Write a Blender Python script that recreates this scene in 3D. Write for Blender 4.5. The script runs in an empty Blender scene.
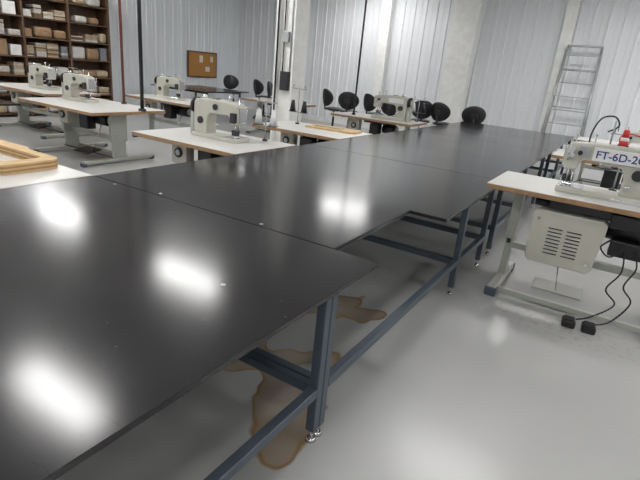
import bpy, bmesh, math, random
from mathutils import Matrix, Vector, Euler
random.seed(11)
D = bpy.data
scene = bpy.context.scene
COL = scene.collection

# ---------------------------------------------------------------- materials
def new_mat(name):
    m = D.materials.new(name); m.use_nodes = True
    nt = m.node_tree; b = nt.nodes['Principled BSDF']
    return m, nt, b

def simple(name, col, rough=0.5, metal=0.0, var=0.06, scale=8.0, bump=0.0):
    m, nt, b = new_mat(name)
    tc = nt.nodes.new('ShaderNodeTexCoord')
    n = nt.nodes.new('ShaderNodeTexNoise'); n.inputs['Scale'].default_value = scale
    n.inputs['Detail'].default_value = 4
    nt.links.new(tc.outputs['Object'], n.inputs['Vector'])
    cr = nt.nodes.new('ShaderNodeValToRGB')
    cr.color_ramp.elements[0].position = 0.3; cr.color_ramp.elements[1].position = 0.7
    cr.color_ramp.elements[0].color = (*[c*(1-var) for c in col], 1)
    cr.color_ramp.elements[1].color = (*[min(1, c*(1+var)) for c in col], 1)
    nt.links.new(n.outputs['Fac'], cr.inputs['Fac'])
    nt.links.new(cr.outputs['Color'], b.inputs['Base Color'])
    b.inputs['Roughness'].default_value = rough
    b.inputs['Metallic'].default_value = metal
    return m

M = {}
M['wall'] = simple('painted_metal_wall', (0.81,0.83,0.85), 0.5, 0, 0.02, 1.0)
M['wallL_lit'] = simple('metal_wall_left_brightened', (0.87,0.895,0.93), 0.5, 0, 0.02, 1.0)  # same wall paint, colour lightened to make up for weak lamp light here
M['ceil'] = simple('ceiling_paint', (0.78,0.78,0.78), 0.8)
M['colm'] = simple('column_paint', (0.87,0.87,0.85), 0.5)
M['steel'] = simple('bluegrey_steel', (0.075,0.095,0.12), 0.4, 0.1)
M['lam'] = simple('white_laminate', (0.70,0.69,0.66), 0.3, 0, 0.02, 3)
M['edge'] = simple('plywood_edge', (0.33,0.20,0.10), 0.6, 0, 0.15, 30)
M['beige'] = simple('beige_enamel', (0.52,0.51,0.44), 0.35, 0, 0.03)
M['beigeD'] = simple('grey_beige_leg', (0.39,0.41,0.36), 0.4, 0, 0.03)
M['black'] = simple('black_plastic', (0.012,0.012,0.014), 0.4)
M['dark'] = simple('dark_metal', (0.05,0.05,0.055), 0.35, 0.6)
M['chrome'] = simple('chrome', (0.75,0.75,0.76), 0.2, 1.0)
M['alu'] = simple('aluminium', (0.42,0.43,0.44), 0.4, 0.5)
M['shelf'] = simple('brown_shelf', (0.12,0.065,0.035), 0.6, 0, 0.2, 6)
M['cork'] = simple('cork', (0.50,0.24,0.07), 0.9, 0, 0.2, 40)
M['ply'] = simple('plywood_face', (0.60,0.41,0.20), 0.55, 0, 0.1, 12)
M['plyd'] = simple('plywood_dark_ply', (0.36,0.21,0.09), 0.6, 0, 0.1, 12)
M['red'] = simple('red_thread', (0.6,0.03,0.03), 0.5)
M['white'] = simple('white_plastic', (0.8,0.8,0.8), 0.4)
M['blue'] = simple('blue_marker_ink', (0.02,0.04,0.20), 0.4)
M['cream'] = simple('cream_fabric', (0.50,0.40,0.27), 0.9, 0, 0.2, 20)
M['tan'] = simple('tan_board', (0.33,0.21,0.12), 0.9, 0, 0.2, 20)
M['brown'] = simple('brown_cardboard', (0.20,0.115,0.06), 0.9, 0, 0.2, 20)
M['paper'] = simple('paper_stack', (0.60,0.58,0.54), 0.9, 0, 0.1, 20)
M['grey'] = simple('grey_fabric', (0.25,0.26,0.28), 0.9, 0, 0.15, 20)
M['rust'] = simple('rusty_pipe', (0.16,0.055,0.04), 0.6, 0.2)
M['panel'] = simple('card_papers', (0.75,0.72,0.62), 0.8)

def black_top():
    m, nt, b = new_mat('black_phenolic_top')
    L = nt.links
    tc = nt.nodes.new('ShaderNodeTexCoord')
    n1 = nt.nodes.new('ShaderNodeTexNoise'); n1.inputs['Scale'].default_value = 1.6; n1.inputs['Detail'].default_value = 3
    L.new(tc.outputs['Object'], n1.inputs['Vector'])
    cr = nt.nodes.new('ShaderNodeValToRGB')
    cr.color_ramp.elements[0].position = 0.3; cr.color_ramp.elements[0].color = (0.0140,0.0135,0.0148,1)
    cr.color_ramp.elements[1].position = 0.75; cr.color_ramp.elements[1].color = (0.018,0.0172,0.0185,1)
    L.new(n1.outputs['Fac'], cr.inputs['Fac'])
    cur = cr.outputs['Color']
    for ang,seed,cut in ((0.5,0,0.70),(-1.0,7,0.72),(2.2,13,0.72)):
        mp = nt.nodes.new('ShaderNodeMapping'); mp.inputs['Scale'].default_value = (3.5, 190, 1); mp.inputs['Rotation'].default_value = (0,0,ang)
        mp.inputs['Location'].default_value = (seed,seed*3,0)
        L.new(tc.outputs['Object'], mp.inputs['Vector'])
        n2 = nt.nodes.new('ShaderNodeTexNoise'); n2.inputs['Scale'].default_value = 1.0; n2.inputs['Detail'].default_value = 2
        L.new(mp.outputs['Vector'], n2.inputs['Vector'])
        sc = nt.nodes.new('ShaderNodeValToRGB')
        sc.color_ramp.elements[0].position = cut; sc.color_ramp.elements[0].color = (0,0,0,1)
        sc.color_ramp.elements[1].position = cut+0.1; sc.color_ramp.elements[1].color = (0.2,0.2,0.2,1)
        L.new(n2.outputs['Fac'], sc.inputs['Fac'])
        mx = nt.nodes.new('ShaderNodeMix'); mx.data_type = 'RGBA'
        L.new(sc.outputs['Color'], mx.inputs['Factor']); L.new(cur, mx.inputs['A'])
        mx.inputs['B'].default_value = (0.11,0.11,0.11,1)
        cur = mx.outputs['Result']
    n3 = nt.nodes.new('ShaderNodeTexNoise'); n3.inputs['Scale'].default_value = 60; n3.inputs['Detail'].default_value = 1
    L.new(tc.outputs['Object'], n3.inputs['Vector'])
    sp = nt.nodes.new('ShaderNodeValToRGB')
    sp.color_ramp.elements[0].position = 0.79; sp.color_ramp.elements[0].color = (0,0,0,1)
    sp.color_ramp.elements[1].position = 0.82; sp.color_ramp.elements[1].color = (0.5,0.5,0.5,1)
    L.new(n3.outputs['Fac'], sp.inputs['Fac'])
    mx2 = nt.nodes.new('ShaderNodeMix'); mx2.data_type = 'RGBA'
    L.new(sp.outputs['Color'], mx2.inputs['Factor']); L.new(cur, mx2.inputs['A'])
    mx2.inputs['B'].default_value = (0.25,0.24,0.22,1)
    L.new(mx2.outputs['Result'], b.inputs['Base Color'])
    mr = nt.nodes.new('ShaderNodeMapRange')
    mr.inputs['From Min'].default_value = 0.3; mr.inputs['From Max'].default_value = 0.7
    mr.inputs['To Min'].default_value = 0.145; mr.inputs['To Max'].default_value = 0.18
    L.new(n1.outputs['Fac'], mr.inputs['Value']); L.new(mr.outputs['Result'], b.inputs['Roughness'])
    b.inputs['IOR'].default_value = 1.47
    return m
M['top'] = black_top()

def floor_mat():
    m, nt, b = new_mat('epoxy_floor')
    L = nt.links
    tc = nt.nodes.new('ShaderNodeTexCoord')
    n1 = nt.nodes.new('ShaderNodeTexNoise'); n1.inputs['Scale'].default_value = 0.8; n1.inputs['Detail'].default_value = 4
    L.new(tc.outputs['Object'], n1.inputs['Vector'])
    cr = nt.nodes.new('ShaderNodeValToRGB')
    cr.color_ramp.elements[0].position = 0.3; cr.color_ramp.elements[0].color = (0.42,0.42,0.415,1)
    cr.color_ramp.elements[1].position = 0.7; cr.color_ramp.elements[1].color = (0.46,0.46,0.45,1)
    L.new(n1.outputs['Fac'], cr.inputs['Fac'])
    n2 = nt.nodes.new('ShaderNodeTexNoise'); n2.inputs['Scale'].default_value = 3.2; n2.inputs['Detail'].default_value = 1.5
    L.new(tc.outputs['Object'], n2.inputs['Vector'])
    sub = nt.nodes.new('ShaderNodeVectorMath'); sub.operation = 'SUBTRACT'; sub.inputs[1].default_value = (0.5,0.5,0.5)
    L.new(n2.outputs['Color'], sub.inputs[0])
    scl = nt.nodes.new('ShaderNodeVectorMath'); scl.operation = 'SCALE'; scl.inputs['Scale'].default_value = 0.5
    L.new(sub.outputs['Vector'], scl.inputs[0])
    add = nt.nodes.new('ShaderNodeVectorMath'); add.operation = 'ADD'
    L.new(tc.outputs['Object'], add.inputs[0]); L.new(scl.outputs['Vector'], add.inputs[1])
    flat = nt.nodes.new('ShaderNodeVectorMath'); flat.operation = 'MULTIPLY'; flat.inputs[1].default_value = (1,1,0)
    L.new(add.outputs['Vector'], flat.inputs[0])
    last = None
    for (cx,cy,rx,ry,rz) in [(-1.08,1.60,0.19,0.27,0.5),(-1.36,2.0,0.36,0.14,0.5),(-1.24,1.8,0.14,0.24,0.3),(-1.42,2.75,0.26,0.22,0.2),(-1.65,2.55,0.22,0.12,0.3)]:
        mp = nt.nodes.new('ShaderNodeMapping'); mp.vector_type = 'TEXTURE'
        mp.inputs['Location'].default_value = (cx,cy,0); mp.inputs['Rotation'].default_value = (0,0,rz)
        mp.inputs['Scale'].default_value = (rx,ry,1)
        L.new(flat.outputs['Vector'], mp.inputs['Vector'])
        ln = nt.nodes.new('ShaderNodeVectorMath'); ln.operation = 'LENGTH'
        L.new(mp.outputs['Vector'], ln.inputs[0])
        if last is None: last = ln.outputs['Value']
        else:
            mn = nt.nodes.new('ShaderNodeMath'); mn.operation = 'SMOOTH_MIN'; mn.inputs[2].default_value=0.25
            L.new(last, mn.inputs[0]); L.new(ln.outputs['Value'], mn.inputs[1]); last = mn.outputs['Value']
    st = nt.nodes.new('ShaderNodeValToRGB')
    e = st.color_ramp.elements
    e[0].position = 0.0; e[0].color = (0.38,0.38,0.38,1)
    e[1].position = 1.0; e[1].color = (0,0,0,1)
    x = e.new(0.6); x.color = (0.5,0.5,0.5,1)
    x = e.new(0.85); x.color = (0.65,0.65,0.65,1)
    x = e.new(0.93); x.color = (1,1,1,1)
    x = e.new(0.97); x.color = (0.5,0.5,0.5,1)
    L.new(last, st.inputs['Fac'])
    stc = nt.nodes.new('ShaderNodeValToRGB')
    stc.color_ramp.elements[0].position = 0.35; stc.color_ramp.elements[0].color = (0.22,0.12,0.04,1)
    stc.color_ramp.elements[1].position = 0.65; stc.color_ramp.elements[1].color = (0.38,0.26,0.13,1)
    L.new(n2.outputs['Fac'], stc.inputs['Fac'])
    mx = nt.nodes.new('ShaderNodeMix'); mx.data_type = 'RGBA'
    L.new(st.outputs['Color'], mx.inputs['Factor']); L.new(cr.outputs['Color'], mx.inputs['A']); L.new(stc.outputs['Color'], mx.inputs['B'])
    mp = nt.nodes.new('ShaderNodeMapping'); mp.vector_type = 'TEXTURE'
    mp.inputs['Location'].default_value = (-0.05,3.6,0); mp.inputs['Scale'].default_value = (0.8,0.4,1)
    L.new(tc.outputs['Object'], mp.inputs['Vector'])
    ln = nt.nodes.new('ShaderNodeVectorMath'); ln.operation = 'LENGTH'; L.new(mp.outputs['Vector'], ln.inputs[0])
    mr = nt.nodes.new('ShaderNodeMapRange'); mr.inputs['From Min'].default_value = 1.0; mr.inputs['From Max'].default_value = 0.3
    L.new(ln.outputs['Value'], mr.inputs['Value'])
    n4 = nt.nodes.new('ShaderNodeTexNoise'); n4.inputs['Scale'].default_value = 22; n4.inputs['Detail'].default_value = 8
    L.new(tc.outputs['Object'], n4.inputs['Vector'])
    r4 = nt.nodes.new('ShaderNodeValToRGB'); r4.color_ramp.elements[0].position = 0.54; r4.color_ramp.elements[1].position = 0.64
    L.new(n4.outputs['Fac'], r4.inputs['Fac'])
    mu = nt.nodes.new('ShaderNodeMath'); mu.operation = 'MULTIPLY'; L.new(mr.outputs['Result'], mu.inputs[0]); L.new(r4.outputs['Color'], mu.inputs[1])
    mu2 = nt.nodes.new('ShaderNodeMath'); mu2.operation = 'MULTIPLY'; L.new(mu.outputs['Value'], mu2.inputs[0]); mu2.inputs[1].default_value = 0.3
    mx3 = nt.nodes.new('ShaderNodeMix'); mx3.data_type = 'RGBA'
    L.new(mu2.outputs['Value'], mx3.inputs['Factor']); L.new(mx.outputs['Result'], mx3.inputs['A']); mx3.inputs['B'].default_value = (0.28,0.20,0.11,1)
    L.new(mx3.outputs['Result'], b.inputs['Base Color'])
    b.inputs['Roughness'].default_value = 0.24
    b.inputs['Specular IOR Level'].default_value = 0.4
    return m
M['floor'] = floor_mat()

def emis(name, col, s):
    m, nt, b = new_mat(name)
    b.inputs['Base Color'].default_value = (0.9,0.9,0.9,1)
    b.inputs['Emission Color'].default_value = (*col,1); b.inputs['Emission Strength'].default_value = s
    return m
M['lamp'] = emis('led_diffuser', (1,0.99,0.975), 22)

# ---------------------------------------------------------------- builder
class B:
    def __init__(s, name):
        s.name = name; s.bm = bmesh.new(); s.mats = []
    def mi(s, m):
        if m not in s.mats: s.mats.append(m)
        return s.mats.index(m)
    def _merge(s, tmp, m, smooth=False, mat=None):
        if mat is not None: bmesh.ops.transform(tmp, matrix=mat, verts=tmp.verts)
        i = s.mi(m)
        me = D.meshes.new('t')
        for f in tmp.faces:
            f.material_index = i
            if smooth: f.smooth = True
        tmp.to_mesh(me); tmp.free()
        s.bm.from_mesh(me); D.meshes.remove(me)
    def box(s, x0,x1,y0,y1,z0,z1, m, bev=0.0, rot=None, seg=2):
        t = bmesh.new(); bmesh.ops.create_cube(t, size=1)
        bmesh.ops.transform(t, matrix=Matrix.Diagonal((abs(x1-x0),abs(y1-y0),abs(z1-z0),1)), verts=t.verts)
        if bev: bmesh.ops.bevel(t, geom=list(t.edges), offset=bev, segments=seg, affect='EDGES', profile=0.5)
        mat = Matrix.Translation(((x0+x1)/2,(y0+y1)/2,(z0+z1)/2))
        if rot: mat = mat @ Euler(rot).to_matrix().to_4x4()
        s._merge(t, m, False, mat)
    def prism(s, poly, axis, a0, a1, m, bev=0.0, seg=2):
        t = bmesh.new()
        def P(p,a):
            if axis=='z': return (p[0],p[1],a)
            if axis=='y': return (p[0],a,p[1])
            return (a,p[0],p[1])
        v0=[t.verts.new(P(p,a0)) for p in poly]; v1=[t.verts.new(P(p,a1)) for p in poly]
        n=len(poly)
        t.faces.new(v0); t.faces.new(v1[::-1])
        for i in range(n): t.faces.new((v0[i],v1[i],v1[(i+1)%n],v0[(i+1)%n]))
        bmesh.ops.recalc_face_normals(t, faces=t.faces)
        if bev: bmesh.ops.bevel(t, geom=list(t.edges), offset=bev, segments=seg, affect='EDGES', profile=0.5, clamp_overlap=True)
        s._merge(t, m)
    def cyl(s, p0, p1, r, m, r2=None, seg=16):
        p0=Vector(p0); p1=Vector(p1); d=p1-p0
        t=bmesh.new()
        bmesh.ops.create_cone(t, cap_ends=True, segments=seg, radius1=r, radius2=r if r2 is None else r2, depth=d.length)
        for f in t.faces: f.smooth = len(f.verts)==4
        mat = Matrix.Translation((p0+p1)/2) @ d.to_track_quat('Z','Y').to_matrix().to_4x4()
        s._merge(t, m, False, mat)
    def ell(s, c, r, m, rot=None, seg=16):
        t=bmesh.new(); bmesh.ops.create_uvsphere(t, u_segments=seg, v_segments=max(6,seg//2), radius=1)
        mat = Matrix.Translation(c)
        if rot: mat = mat @ Euler(rot).to_matrix().to_4x4()
        s._merge(t, m, True, mat @ Matrix.Diagonal((*r,1)))
    def tube(s, pts, r, m, seg=8):
        for a,b in zip(pts[:-1],pts[1:]):
            s.cyl(a,b,r,m,seg=seg)
        for p in pts[1:-1]: s.ell(p,(r,r,r),m,seg=8)
    def text(s, txt, size, mat4, m):
        cu=D.curves.new('t','FONT'); cu.body=txt; cu.size=size; cu.extrude=0.0006; cu.offset=0.0009
        o=D.objects.new('t',cu); COL.objects.link(o)
        dg=bpy.context.evaluated_depsgraph_get(); dg.update()
        me=D.meshes.new_from_object(o.evaluated_get(dg))
        t=bmesh.new(); t.from_mesh(me); D.objects.remove(o); D.meshes.remove(me)
        s._merge(t,m,False,mat4)
    def done(s, loc=(0,0,0), rz=0, scale=1):
        me = D.meshes.new(s.name); s.bm.to_mesh(me); s.bm.free()
        for m in s.mats: me.materials.append(M[m])
        o = D.objects.new(s.name, me); COL.objects.link(o)
        o.location = loc; o.rotation_euler = (0,0,rz); o.scale=(scale,)*3
        return o

def curve_pts(pts, n=8):
    P=[Vector(p) for p in pts]; P=[P[0]]+P+[P[-1]]; out=[]
    for i in range(1,len(P)-2):
        for k in range(n):
            t=k/n
            out.append(0.5*((2*P[i])+(-P[i-1]+P[i+1])*t+(2*P[i-1]-5*P[i]+4*P[i+1]-P[i+2])*t*t+(-P[i-1]+3*P[i]-3*P[i+1]+P[i+2])*t**3))
    out.append(P[-2]); return out

# ---------------------------------------------------------------- room
XL,XR,YF,YB,H = -11.4,6.0,-5.0,13.0,3.75
b=B('floor'); b.box(XL-0.2,XR+0.2,YF-0.2,YB+0.2,-0.1,0,'floor'); b.done()
b=B('ceiling'); b.box(XL-0.2,XR+0.2,YF-0.2,YB+0.2,H,H+0.1,'ceil'); b.done()

def ribbed(name, length, mat, rib=0.30):
    b=B(name); pts=[]
    x=0
    while x<length-0.001:
        pts += [(x,0),(x+rib*0.42,0),(x+rib*0.42+0.012,-0.008),(x+rib*0.47,-0.008),(x+rib*0.47+0.012,0),
                (x+rib*0.80,0),(x+rib*0.85,-0.024),(x+rib*0.95,-0.024)]
        x+=rib
    pts=[p for p in pts if p[0]<=length]+[(length,0)]
    poly=pts+[(length,0.12),(0,0.12)]
    b.prism(poly,'z',0,H,mat)
    return b
ribbed('wall_back', XR-XL, 'wall').done((XL,YB,0))
ribbed('wall_left', YB-YF, 'wallL_lit').done((XL,YF,0), math.pi/2)
ribbed('wall_right', YB-YF, 'wall').done((XR,YB,0), -math.pi/2)
ribbed('wall_front', XR-XL, 'wall').done((XR,YF,0), math.pi)
b=B('trim_back'); b.box(XL+0.05,XR-0.05,YB-0.045,YB-0.025,0,0.12,'colm'); b.done()
b=B('trim_left'); b.box(XL+0.025,XL+0.045,YF+0.05,YB-0.06,0,0.12,'colm'); b.done()

b=B('steel_wall_column')
b.prism([(-4.22,0),(-3.70,0),(-3.60,H),(-4.30,H)],'y',12.55,12.96,'colm',0.008)
b.done()
b=B('wall_pilaster'); b.box(-6.28,-6.02,12.8,12.96,0,H,'colm',0.005); b.done()
b=B('wall_pilaster'); b.box(-1.80,-1.56,12.8,12.96,0,H,'colm',0.005); b.done()
# wide-flange steel column, flanges facing +x / -x
b=B('steel_column')
b.box(-5.20,-5.17,6.82,7.18,0.02,H,'colm',0.003,seg=1)
b.box(-4.85,-4.82,6.82,7.18,0.02,H,'colm',0.003,seg=1)
b.box(-5.17,-4.85,6.93,6.96,0.02,H,'colm')
b.box(-5.28,-4.74,6.75,7.25,0,0.02,'dark')
b.box(-5.09,-4.93,6.85,6.93,1.15,1.45,'dark',0.008)
b.cyl((-4.93,6.90,1.45),(-4.93,6.90,H),0.014,'alu')
b.cyl((-5.08,6.90,1.45),(-5.08,6.90,H),0.010,'dark')
b.box(-5.10,-4.98,6.87,6.93,1.9,2.06,'alu',0.004)
b.done()

def lamp(x,y):
    b=B('ceiling_or_fill_light')
    b.box(-0.75,0.75,-0.22,0.22,-0.07,0,'white',0.004)
    b.box(-0.72,0.72,-0.19,0.19,-0.078,-0.0705,'lamp')
    b.done((x,y,H))
for p in [(-5.95,5.6),(-4.65,2.45),(-6.2,11.7),(-10.55,6.1),(-9.8,3.2),(-1.0,5.8),(-0.7,10.1),(-1.0,0.6),(-5.2,-1.6),(3.6,2.5),(3.6,5.5),(3.6,8.5),(3.0,11.5),(-9.8,-0.2),(1.0,-2.2),(-9.9,-2.8)]:  # some follow reflected highlights; others are added to brighten the room and left wall
    lamp(*p)

# ---------------------------------------------------------------- black cutting tables
def black_table(poly, legs_y, xl, xr, h=0.76):
    b=B('cutting_table')
    b.prism(poly,'z',h-0.022,h,'top',0.0025,1)
    s=0.022
    hz=h-0.0225
    for y in legs_y:
        for x in (xl,xr):
            b.box(x-s,x+s,y-s,y+s,0.06,hz,'steel',0.003,seg=1)
            b.cyl((x,y,0.012),(x,y,0.06),0.009,'chrome'); b.cyl((x,y,0),(x,y,0.016),0.026,'chrome',r2=0.018)
            b.cyl((x,y,0.045),(x,y,0.06),0.016,'chrome',seg=6)
        b.box(xl+s,xr-s,y-s,y+s,0.25,0.295,'steel',0.003,seg=1)
        b.box(xl+s,xr-s,y-s,y+s,hz-0.045,hz,'steel',0.003,seg=1)
    for a,c in zip(legs_y[:-1],legs_y[1:]):
        for x in (xl,xr):
            b.box(x-s,x+s,a+s,c-s,0.25,0.295,'steel',0.003,seg=1)
        for x in (xl,xr-0.28):
            b.box(x-s,x+s,a+s,c-s,hz-0.045,hz,'steel',0.003,seg=1)
    return b
XLt,XRt=-2.97,-0.82
b=black_table([(XLt,-1.3),(XRt,-1.3),(XRt,1.963),(XLt,1.963)],[-1.0,0.3,1.555],-2.85,-0.86); b.done()
b=black_table([(XLt,1.969),(-1.07,1.969),(-1.07,2.95),(XRt,2.95),(XRt,4.62),(XLt,4.62)],[1.605,3.56,4.35],-2.85,-0.86); b.done()
b=black_table([(XLt,4.626),(XRt,4.626),(XRt,7.55),(XLt,7.55)],[4.75,5.9,7.2],-2.85,-0.86); b.done()
b=black_table([(XLt,7.556),(XRt,7.556),(XRt,10.6),(XLt,10.6)],[7.8,9.1,10.3],-2.85,-0.86); b.done()
b=B('seam_fasteners')
for (x,y) in [(-1.55,2.0),(-2.35,2.0),(-2.7,1.93),(-1.5,4.58),(-2.3,4.66),(-1.18,1.30)]:
    b.cyl((x,y,0.7602),(x,y,0.7618),0.011,'alu',seg=14)
b.done()
b=black_table([(-9.0,1.2),(-6.85,1.2),(-6.85,3.55),(-9.0,3.55)],[1.5,3.2],-8.88,-6.95); b.done()
b=black_table([(-10.5,8.7),(-8.7,8.7),(-8.7,10.4),(-10.5,10.4)],[8.95,10.15],-10.4,-8.8); b.done()

# ---------------------------------------------------------------- sewing tables
def stand_geo(b, ox, oy, oz, h, cols):
    b.cyl((ox,oy,oz),(ox,oy,oz+0.02),0.03,'dark')
    b.cyl((ox,oy,oz),(ox,oy,oz+h),0.007,'alu')
    b.box(ox-0.13,ox+0.13,oy-0.012,oy+0.012,oz+h-0.01,oz+h,'alu',0.002)
    b.box(ox-0.13,ox+0.13,oy-0.012,oy+0.012,oz+0.16,oz+0.17,'alu',0.002)
    for i,c in enumerate(cols):
        x=ox-0.10+i*0.2
        b.cyl((x,oy,oz+0.17),(x,oy,oz+0.176),0.06,'dark',seg=20)
        b.cyl((x,oy,oz+0.176),(x,oy,oz+0.33),0.045,c,r2=0.022,seg=20)
        b.cyl((x,oy,oz+0.33),(x,oy,oz+0.345),0.012,'white')
        b.tube([(x,oy,oz+h),(x,oy,oz+h+0.03),(x+0.02,oy-0.03,oz+h+0.05),(x+0.02,oy-0.05,oz+h+0.02)],0.003,'dark')

def sewing_table(x0,x1,y0,y1,h=0.76, motor=True, face=-1, box=True, legin=0.22, heavy=1.0):
    b=B('sewing_table')
    cx=(x0+x1)/2; cy=(y0+y1)/2; X=(x1-x0)/2; Y=(y1-y0)/2
    b.box(-X,X,-Y,Y,h-0.042,h-0.003,'edge',0.003,seg=1)
    b.box(-X+0.001,X-0.001,-Y+0.001,Y-0.001,h-0.003,h,'lam')
    yl = 0.0; k=heavy
    for sx in (-1,1):
        lx=sx*(X-legin)
        b.box(lx-0.03,lx+0.03,yl-0.06*k,yl+0.06*k,0.30,h-0.06,'beigeD',0.006)
        b.box(lx-0.024,lx+0.024,yl-0.048*k,yl+0.048*k,0.05,0.31,'beigeD',0.005)
        b.box(lx-0.035,lx+0.035,-Y*0.8,Y*0.8,h-0.06,h-0.042,'beigeD',0.004)
        b.box(lx-0.04,lx+0.04,-Y*0.95,Y*0.95,0.02,0.07,'beigeD',0.012)
        for e in (-1,1):
            b.box(lx-0.043,lx+0.043,e*Y*0.95-0.03,e*Y*0.95+0.03,0.0,0.05,'steel',0.01)
    b.box(-X+legin,X-legin,yl-0.02,yl+0.02,0.30,0.36,'beigeD',0.004)
    b.box(-X+legin,X-legin,0.10,0.14,0.07,0.10,'beigeD',0.004)
    ty=face*0.12
    b.box(-0.17,0.17,ty-0.12,ty+0.12,0.09,0.108,'dark',0.006,rot=(math.radians(10)*(-face),0,0))
    b.cyl((-X+legin,ty,0.085),(X-legin,ty,0.085),0.01,'dark')
    b.cyl((0.14,ty,0.10),(0.22,0,h-0.22),0.005,'chrome')
    if motor:
        b.cyl((0.12,0.02,h-0.19),(0.38,0.02,h-0.19),0.085,'black',seg=20)
        b.cyl((0.38,0.02,h-0.19),(0.41,0.02,h-0.19),0.06,'alu',seg=20)
        b.box(0.16,0.34,-0.04,0.08,h-0.11,h-0.04,'dark',0.006)
        b.box(-0.26,0.2,-0.1,0.12,h-0.11,h-0.04,'dark',0.01)
        b.box(-0.10,0.10,-0.16,-0.02,h-0.34,h-0.11,'black',0.012)
    if box:
        bx=-X+legin+0.10
        b.box(bx,bx+0.22,face*0.18-0.06,face*0.18+0.06,h-0.30,h-0.045,'beige',0.008)
        b.cyl((bx+0.11,face*0.24,h-0.18),(bx+0.11,face*0.255,h-0.18),0.055,'dark',seg=20)
        b.cyl((bx+0.11,face*0.25,h-0.18),(bx+0.11,face*0.262,h-0.18),0.03,'alu',seg=20)
    return b,(cx,cy,0)

def sewing_machine(loc, rz=0, scale=1.0, panel=False):
    b=B('sewing_machine')
    b.box(-0.25,0.25,-0.09,0.09,0.0,0.035,'beige',0.006)
    b.box(-0.245,-0.10,-0.085,0.085,0.035,0.038,'chrome',0.001,seg=1)
    prof=[(0.10,0.03),(0.25,0.03),(0.255,0.20),(0.25,0.29),(0.225,0.315),(0.05,0.325),(-0.12,0.318),(-0.20,0.31),(-0.235,0.295),(-0.245,0.25),(-0.245,0.165),(-0.235,0.145),(-0.165,0.145),(-0.155,0.19),(-0.13,0.215),(0.06,0.205),(0.095,0.18),(0.105,0.12)]
    b.prism(prof,'y',-0.062,0.062,'beige',0.014,3)
    b.box(-0.02,0.20,-0.066,-0.060,0.23,0.29,'white',0.002)
    b.box(-0.252,-0.244,-0.045,0.045,0.16,0.285,'chrome',0.003)
    b.cyl((-0.205,0,0.045),(-0.205,0,0.36),0.005,'chrome')
    b.cyl((-0.18,0.012,0.06),(-0.18,0.012,0.15),0.006,'chrome')
    b.box(-0.225,-0.17,-0.02,0.035,0.040,0.052,'chrome',0.003)
    b.box(-0.235,-0.17,0.02,0.05,0.055,0.10,'dark',0.004)
    b.box(-0.235,-0.18,0.055,0.09,0.16,0.24,'dark',0.006)
    b.cyl((-0.20,-0.062,0.235),(-0.20,-0.095,0.235),0.016,'chrome')
    b.cyl((-0.16,-0.062,0.255),(-0.16,-0.09,0.255),0.014,'dark')
    b.cyl((0.0,0.062,0.265),(0.0,0.075,0.265),0.025,'dark')
    b.cyl((0.17,0.062,0.14),(0.17,0.075,0.14),0.03,'dark')
    b.tube([(-0.22,-0.065,0.20),(-0.225,-0.085,0.27),(-0.215,-0.085,0.30)],0.004,'chrome')
    b.cyl((0.17,-0.062,0.17),(0.17,-0.085,0.17),0.032,'dark',seg=20)
    b.box(0.115,0.155,-0.11,-0.06,0.09,0.105,'chrome',0.004)
    b.cyl((0.258,0,0.245),(0.285,0,0.245),0.075,'black',seg=28)
    b.cyl((0.285,0,0.245),(0.31,0,0.245),0.045,'beige',seg=24)
    b.box(0.258,0.300,-0.055,0.06,0.0,0.20,'beigeD',0.01)
    b.cyl((-0.10,0,0.315),(-0.10,0,0.365),0.004,'chrome')
    b.ell((-0.10,0,0.37),(0.010,0.010,0.007),'chrome')
    b.box(0.02,0.08,-0.03,0.03,0.318,0.33,'dark',0.004)
    b.cyl((0.16,0.02,0.31),(0.16,0.02,0.35),0.022,'chrome')
    if panel:
        b.box(-0.09,0.245,-0.078,-0.063,0.220,0.300,'white',0.004)
        b.text('FT-6D-2G',0.064,Matrix.Translation((-0.075,-0.0795,0.238))@Matrix.Rotation(math.pi/2,4,'X'),'blue')
        b.box(-0.17,-0.105,-0.075,-0.062,0.235,0.30,'alu',0.004)
        b.cyl((-0.21,-0.062,0.27),(-0.21,-0.10,0.27),0.02,'chrome')
        b.box(0.06,0.24,-0.12,-0.075,0.0,0.02,'chrome',0.004)
        # small red / white bobbin cone on top
        b.cyl((0.05,-0.01,0.325),(0.05,-0.01,0.355),0.026,'red',r2=0.023)
        b.cyl((0.05,-0.01,0.355),(0.05,-0.01,0.375),0.023,'white',r2=0.021)
        b.cyl((0.05,-0.01,0.375),(0.05,-0.01,0.42),0.021,'red',r2=0.015)
        o=Vector(loc)
        def L(ps): return curve_pts([(Vector(p)-o)/scale for p in ps])
        b.tube(L([(-0.02,4.26,1.25),(-0.03,4.30,1.30),(0.03,4.32,1.33),(0.14,4.30,1.31),(0.30,4.30,1.27),(0.38,4.26,1.2),(0.30,4.22,1.14)]),0.004,'red')
        b.tube(L([(-0.22,4.22,1.21),(-0.22,4.26,1.32),(-0.18,4.28,1.42),(-0.10,4.28,1.44),(-0.06,4.27,1.38),(-0.12,4.25,1.33)]),0.005,'black')
        b.cyl((-0.02,0.03,0.32),(-0.02,0.03,0.46),0.005,'alu')
    return b.done(loc, rz, scale)

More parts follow.
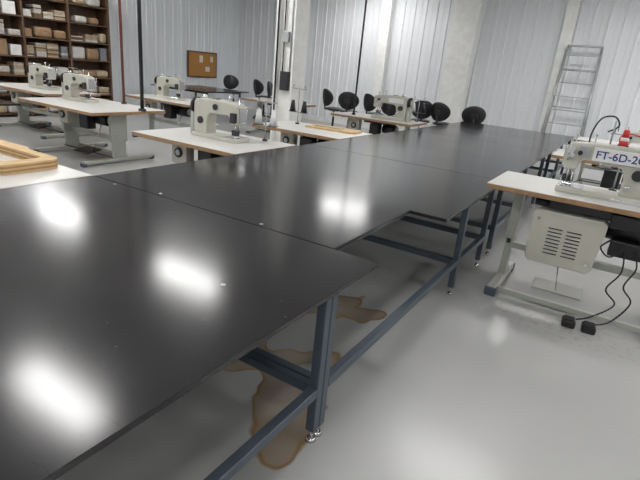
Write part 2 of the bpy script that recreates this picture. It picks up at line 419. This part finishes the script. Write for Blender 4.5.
b,l=sewing_table(-4.35,-2.985,0.95,1.97,motor=False,box=False); b.done(l)
b=B('plywood_frame')
def arc(cx,cy,rx,ry,a0,a1,n=6): return [(cx+rx*math.cos(math.radians(a0+(a1-a0)*i/n)),cy+ry*math.sin(math.radians(a0+(a1-a0)*i/n))) for i in range(n+1)]
outer=[(-0.9,-0.22)]+arc(0.66,-0.18,0.04,0.04,-90,0)+arc(0.62,0.12,0.08,0.08,0,90)+[(0.3,0.21),(0.22,0.25),(-0.9,0.25)]
inner=[(-0.9,0.15)]+arc(0.56,0.10,0.03,0.03,90,0)+arc(0.56,-0.10,0.03,0.03,0,-90)+[(-0.9,-0.13)]
for i in range(5):
    b.prism(outer+inner,'z',i*0.013,(i+1)*0.013-0.0003,'ply' if i%2==0 else 'plyd')
b.done((-3.97,1.71,0.7605), 0.04)

b,l=sewing_table(-4.45,-3.0,3.42,4.42,face=-1); stand_geo(b,0.38,0.38,0.76,0.42,('white','white')); b.done(l)
sewing_machine((-3.68,3.95,0.7602), math.pi, 1.25)
b,l=sewing_table(-4.40,-3.0,5.35,6.30,face=-1); stand_geo(b,-0.42,0.22,0.76,0.5,('black','black')); b.done(l)
b=B('wood_board'); b.prism([(0,0),(0.7,0),(0.75,0.05),(0.75,0.3),(0.7,0.35),(0,0.35)],'z',0,0.025,'ply',0.004); b.box(0.1,0.5,0.1,0.25,0.025,0.04,'cream',0.004); b.done((-3.85,5.85,0.7602),0.1)
b,l=sewing_table(-4.9,-3.25,8.3,9.15,face=-1); stand_geo(b,0.65,0.3,0.76,0.4,('white','black')); b.done(l)
sewing_machine((-3.85,8.72,0.7602), 0, 1.35)
b,l=sewing_table(-7.6,-5.85,3.9,5.1,face=-1,heavy=2.2,legin=0.3); b.done(l)
sewing_machine((-7.15,4.6,0.7602), math.pi, 1.2)
b,l=sewing_table(-8.1,-6.4,6.1,6.95,face=-1); b.done(l)
sewing_machine((-7.3,6.5,0.7602), math.pi, 1.2)
b,l=sewing_table(-10.0,-8.1,4.6,5.6,face=-1,heavy=2); stand_geo(b,0.5,0.3,0.76,0.4,('white','cream')); b.done(l)
sewing_machine((-9.0,5.1,0.7602), math.pi, 1.2)
b,l=sewing_table(-7.5,-6.0,8.7,9.5,face=-1,box=False); stand_geo(b,0.0,0,0.76,0.4,('cream','white')); b.done(l)

# ---------------------------------------------------------------- right station
hR=0.86
b=B('sewing_table')
x0,x1,y0,y1=-0.82,0.72,3.88,4.62
b.box(x0,x1,y0,y1,hR-0.040,hR-0.003,'edge',0.004,seg=1)
b.box(x0+0.001,x1-0.001,y0+0.001,y1-0.001,hR-0.003,hR,'lam')
for lx in (-0.60,0.52):
    b.box(lx-0.035,lx+0.035,4.10,4.20,0.40,hR-0.055,'beigeD',0.008)
    b.box(lx-0.028,lx+0.028,4.11,4.19,0.06,0.42,'beigeD',0.006)
    b.box(lx-0.05,lx+0.05,3.95,4.48,hR-0.058,hR-0.038,'beigeD',0.004)
    b.box(lx-0.04,lx+0.04,3.76,4.50,0.02,0.08,'beigeD',0.014)
    for yy in (3.79,4.47): b.box(lx-0.045,lx+0.045,yy-0.04,yy+0.04,0.0,0.075,'steel',0.012)
    b.box(lx-0.015,lx+0.015,4.10,4.20,0.36,0.40,'dark')
b.box(-0.60,0.52,3.83,3.87,0.025,0.065,'beigeD',0.004)
b.box(-0.60,0.52,4.12,4.17,0.32,0.37,'beigeD',0.004)
px0,px1=-0.45,0.05
b.prism([(px0,0.70),(px0+0.01,0.34),(px0+0.04,0.31),(px1-0.05,0.31),(px1-0.02,0.34),(px1+0.01,0.70),(px1-0.02,0.725),(px0+0.03,0.725)],'y',3.95,4.09,'beige',0.008)
for r in range(8):
    for c in range(2):
        xx=px0+0.13+c*0.13
        b.box(xx,xx+0.10,3.945,3.952,0.40+r*0.028,0.407+r*0.028,'dark')
b.cyl((px0+0.05,3.952,0.66),(px0+0.05,3.94,0.66),0.012,'chrome')
b.cyl((px1-0.06,3.952,0.38),(px1-0.06,3.94,0.38),0.012,'chrome')
b.box(-0.36,0.20,3.98,4.30,0.74,hR-0.038,'dark',0.01)
b.cyl((0.06,4.15,0.66),(0.30,4.15,0.66),0.09,'black',seg=24)
b.cyl((0.30,4.15,0.66),(0.34,4.15,0.66),0.06,'alu',seg=24)
b.cyl((-0.46,4.02,0.77),(-0.36,4.02,0.77),0.03,'black')
b.box(0.10,0.32,4.0,4.1,0.48,0.60,'black',0.01)
b.box(0.06,0.30,3.92,3.99,0.70,0.80,'black',0.01)
b.cyl((-0.20,4.1,0.33),(-0.16,4.0,0.10),0.006,'chrome')
b.box(-0.34,0.02,4.0,4.18,0.085,0.10,'beigeD',0.006,rot=(math.radians(8),0,0))
b.tube(curve_pts([(0.20,4.0,0.55),(0.22,3.93,0.40),(0.16,3.92,0.25),(0.24,3.92,0.15),(0.12,3.82,0.05),(0.02,3.725,0.03)]),0.006,'black')
b.tube(curve_pts([(0.26,4.0,0.55),(0.30,3.93,0.45),(0.26,3.92,0.30),(0.33,3.90,0.20),(0.24,3.8,0.06),(0.14,3.725,0.03)]),0.006,'black')
b.tube(curve_pts([(0.10,4.0,0.60),(0.05,3.92,0.55),(0.12,3.90,0.50),(0.2,3.93,0.58)]),0.006,'black')
b.done()
sewing_machine((-0.06,4.2,hR+0.0002), 0, 1.2, panel=True)
b=B('thread_stand'); stand_geo(b,0,0,0,0.45,('white','red')); b.done((0.02,4.53,hR+0.0002))
for X in (-0.01,0.12):
    b=B('foot_switch')
    b.box(-0.045,0.045,-0.05,0.05,0,0.055,'black',0.012); b.box(-0.035,0.035,-0.045,0.02,0.055,0.067,'dark',0.004,rot=(0.12,0,0)); b.done((X,3.655,0),0.1)

b,l=sewing_table(-0.74,0.7,6.9,7.7,h=0.80,box=False); b.done(l)
sewing_machine((0.25,7.3,0.8002),0,1.2)
b,l=sewing_table(-0.74,0.9,9.6,10.3,h=0.80,box=False); b.done(l)

# ---------------------------------------------------------------- chairs
def chair(x,y,rz):
    b=B('task_chair')
    for i in range(5):
        a=i*2*math.pi/5
        p=(0.27*math.cos(a),0.27*math.sin(a),0.07)
        b.cyl((0,0,0.10),p,0.022,'black',r2=0.014,seg=8)
        b.cyl((p[0],p[1]-0.012,0.028),(p[0],p[1]+0.012,0.028),0.028,'black',seg=14)
        b.cyl((p[0],p[1],0.03),(p[0],p[1],0.08),0.008,'dark',seg=8)
    b.cyl((0,0,0.08),(0,0,0.40),0.028,'black'); b.cyl((0,0,0.38),(0,0,0.56),0.016,'chrome')
    b.box(-0.09,0.09,-0.09,0.09,0.55,0.58,'dark',0.006)
    b.ell((0,0,0.60),(0.24,0.23,0.05),'black',seg=24)
    b.tube([(0,0.08,0.57),(0,0.26,0.60),(0,0.29,0.80)],0.018,'black')
    t=bmesh.new(); bmesh.ops.create_uvsphere(t,u_segments=24,v_segments=12,radius=1)
    for v in t.verts:
        v.co=Vector((v.co.x*0.26,v.co.y*0.04,v.co.z*0.21)); v.co.y-= 1.3*v.co.x**2
    b._merge(t,'black',True,Matrix.Translation((0,0.27,0.87))@Euler((-0.12,0,0)).to_matrix().to_4x4())
    b.box(-0.07,0.07,0.285,0.31,0.81,0.91,'dark',0.01,rot=(-0.12,0,0))
    b.done((x,y,0),rz)
for (x,y,r) in [(-6.35,10.9,2.6),(-5.8,10.7,3.4),(-5.25,11.0,2.7),(-4.7,10.8,3.2),(-4.12,11.05,3.6),(-3.56,11.05,2.9),(-2.98,11.25,3.5)]:
    chair(x,y,r)
chair(-10.3,11.6,1.2); chair(-8.1,10.9,2.0); chair(-8.9,11.3,2.8)

# ---------------------------------------------------------------- ladder
b=B('step_ladder')
def rail(x,y0,z0,x2,y1,z1): b.cyl((x,y0,z0),(x2,y1,z1),0.024,'alu',seg=8)
W=0.38
rail(-W-0.04,-0.30,0.0,-W+0.04,0.28,2.52); rail(W+0.04,-0.30,0.0,W-0.04,0.28,2.52)
for i in range(8):
    z=0.28+i*0.29; f=z/2.52; y=-0.30+f*0.58; w=W+0.04-0.08*f
    b.box(-w,w,y-0.03,y+0.03,z-0.010,z+0.010,'alu',0.003)
b.box(-W+0.03,W-0.03,0.24,0.32,2.49,2.53,'alu',0.008)
rail(-W-0.05,0.32,0.0,-W+0.04,0.31,2.5); rail(W+0.05,0.32,0.0,W-0.04,0.31,2.5)
for z in (0.4,1.2,2.0): b.cyl((-W,0.315,z),(W,0.315,z),0.012,'alu')
b.done((-1.24,12.42,0),0.0)

# ---------------------------------------------------------------- shelving
b=B('storage_shelf')
sx0,sx1=-11.34,-10.9
ys=[3.9+i*0.99 for i in range(5)]
zs=[0.06+i*0.385 for i in range(8)]
for y in ys: b.box(sx0,sx1,y-0.02,y+0.02,0,2.80,'shelf',0.002,seg=1)
for z in zs: b.box(sx0+0.002,sx1-0.002,ys[0],ys[-1],z-0.014,z+0.014,'shelf')
b.box(sx0,sx0+0.012,ys[0],ys[-1],0.02,2.78,'shelf')
b.done()
b=B('fabric_stacks')
for i in range(4):
    for j,z in enumerate(zs[:-1]):
        y=ys[i]+0.04; ye=ys[i+1]-0.04
        kinds=['bag','stack','roll','box'] if j>4 else ['bag','stack','bag','box']
        kind=random.choice(kinds)
        while y<ye-0.12:
            if random.random()<0.35: kind=random.choice(kinds)
            w=random.uniform(0.16,0.40); w=min(w,ye-y)
            if kind=='bag':
                c=random.choice(['cream','tan','paper','cream'])
                hh=random.uniform(0.12,0.28)
                b.box(-11.25,-10.93,y,y+w-0.01,z+0.0145,z+0.015+hh,c,min(0.055,w/3),seg=3)
            elif kind=='box':
                b.box(-11.25,-10.95,y,y+w-0.02,z+0.0145,z+0.015+random.uniform(0.15,0.32),random.choice(['brown','tan','grey','white']),0.003,seg=1)
            elif kind=='stack':
                zz=z+0.0145; n=random.randint(4,11)
                c=random.choice(['paper','grey','cream','paper'])
                for k in range(n):
                    q=random.uniform(-0.01,0.01)
                    b.box(-11.24,-10.94+q,y+0.005,y+w-0.012,zz,zz+0.024,random.choice([c,c,'paper','brown']),0.006,seg=1); zz+=0.027
            else:
                w=0.07; r=0.03
                b.cyl((-11.1,y+r,z+0.015),(-11.1,y+r,z+0.015+random.uniform(0.22,0.34)),r,random.choice(['tan','cream','brown']))
            y+=w+random.uniform(0.0,0.08)
b.done()

b=B('cork_notice_board')
b.box(-11.37,-11.335,10.75,11.95,0.92,1.66,'shelf',0.003)
b.box(-11.335,-11.33,10.79,11.91,0.96,1.62,'cork')
for (y,z,w,h) in [(11.2,1.35,0.14,0.2),(11.45,1.1,0.18,0.14),(11.65,1.38,0.12,0.16)]:
    b.box(-11.33,-11.327,y,y+w,z,z+h,'panel')
b.done()

def drop(x,y,z,r,m,name):
    b=B(name); b.cyl((x,y,z),(x,y,H),r,m,seg=12); b.cyl((x,y,H-0.03),(x,y,H),r*2.2,m,seg=12)
    b.cyl((x,y,z),(x,y,z+0.03),r*2,m,seg=12); b.done()
drop(-5.89,4.72,0.7602,0.026,'black','power_drop_pole')
drop(-6.70,5.03,0.7602,0.020,'rust','conduit_drop')
drop(-4.23,5.60,0.7602,0.013,'black','power_drop_cable')
drop(-4.56,8.6,0.7602,0.018,'black','power_drop_cable')

# ---------------------------------------------------------------- camera
cam=D.cameras.new('camera'); co=D.objects.new('camera',cam); COL.objects.link(co)
cam.sensor_width=36; cam.lens=486/640*36; cam.clip_start=0.05
R=Vector((0.8423,0.5314,0.0907)).normalized(); F=Vector((-0.4760,0.8122,-0.3371)).normalized()
U=R.cross(F).normalized(); R=F.cross(U)
m=Matrix(((R.x,U.x,-F.x,0),(R.y,U.y,-F.y,0),(R.z,U.z,-F.z,1.6),(0,0,0,1)))
co.matrix_world=m
scene.camera=co
w=D.worlds.new('world'); scene.world=w; w.use_nodes=True
w.node_tree.nodes['Background'].inputs[0].default_value=(0.8,0.85,0.9,1); w.node_tree.nodes['Background'].inputs[1].default_value=0.3
scene.view_settings.view_transform='Standard'
scene.view_settings.exposure=0.48
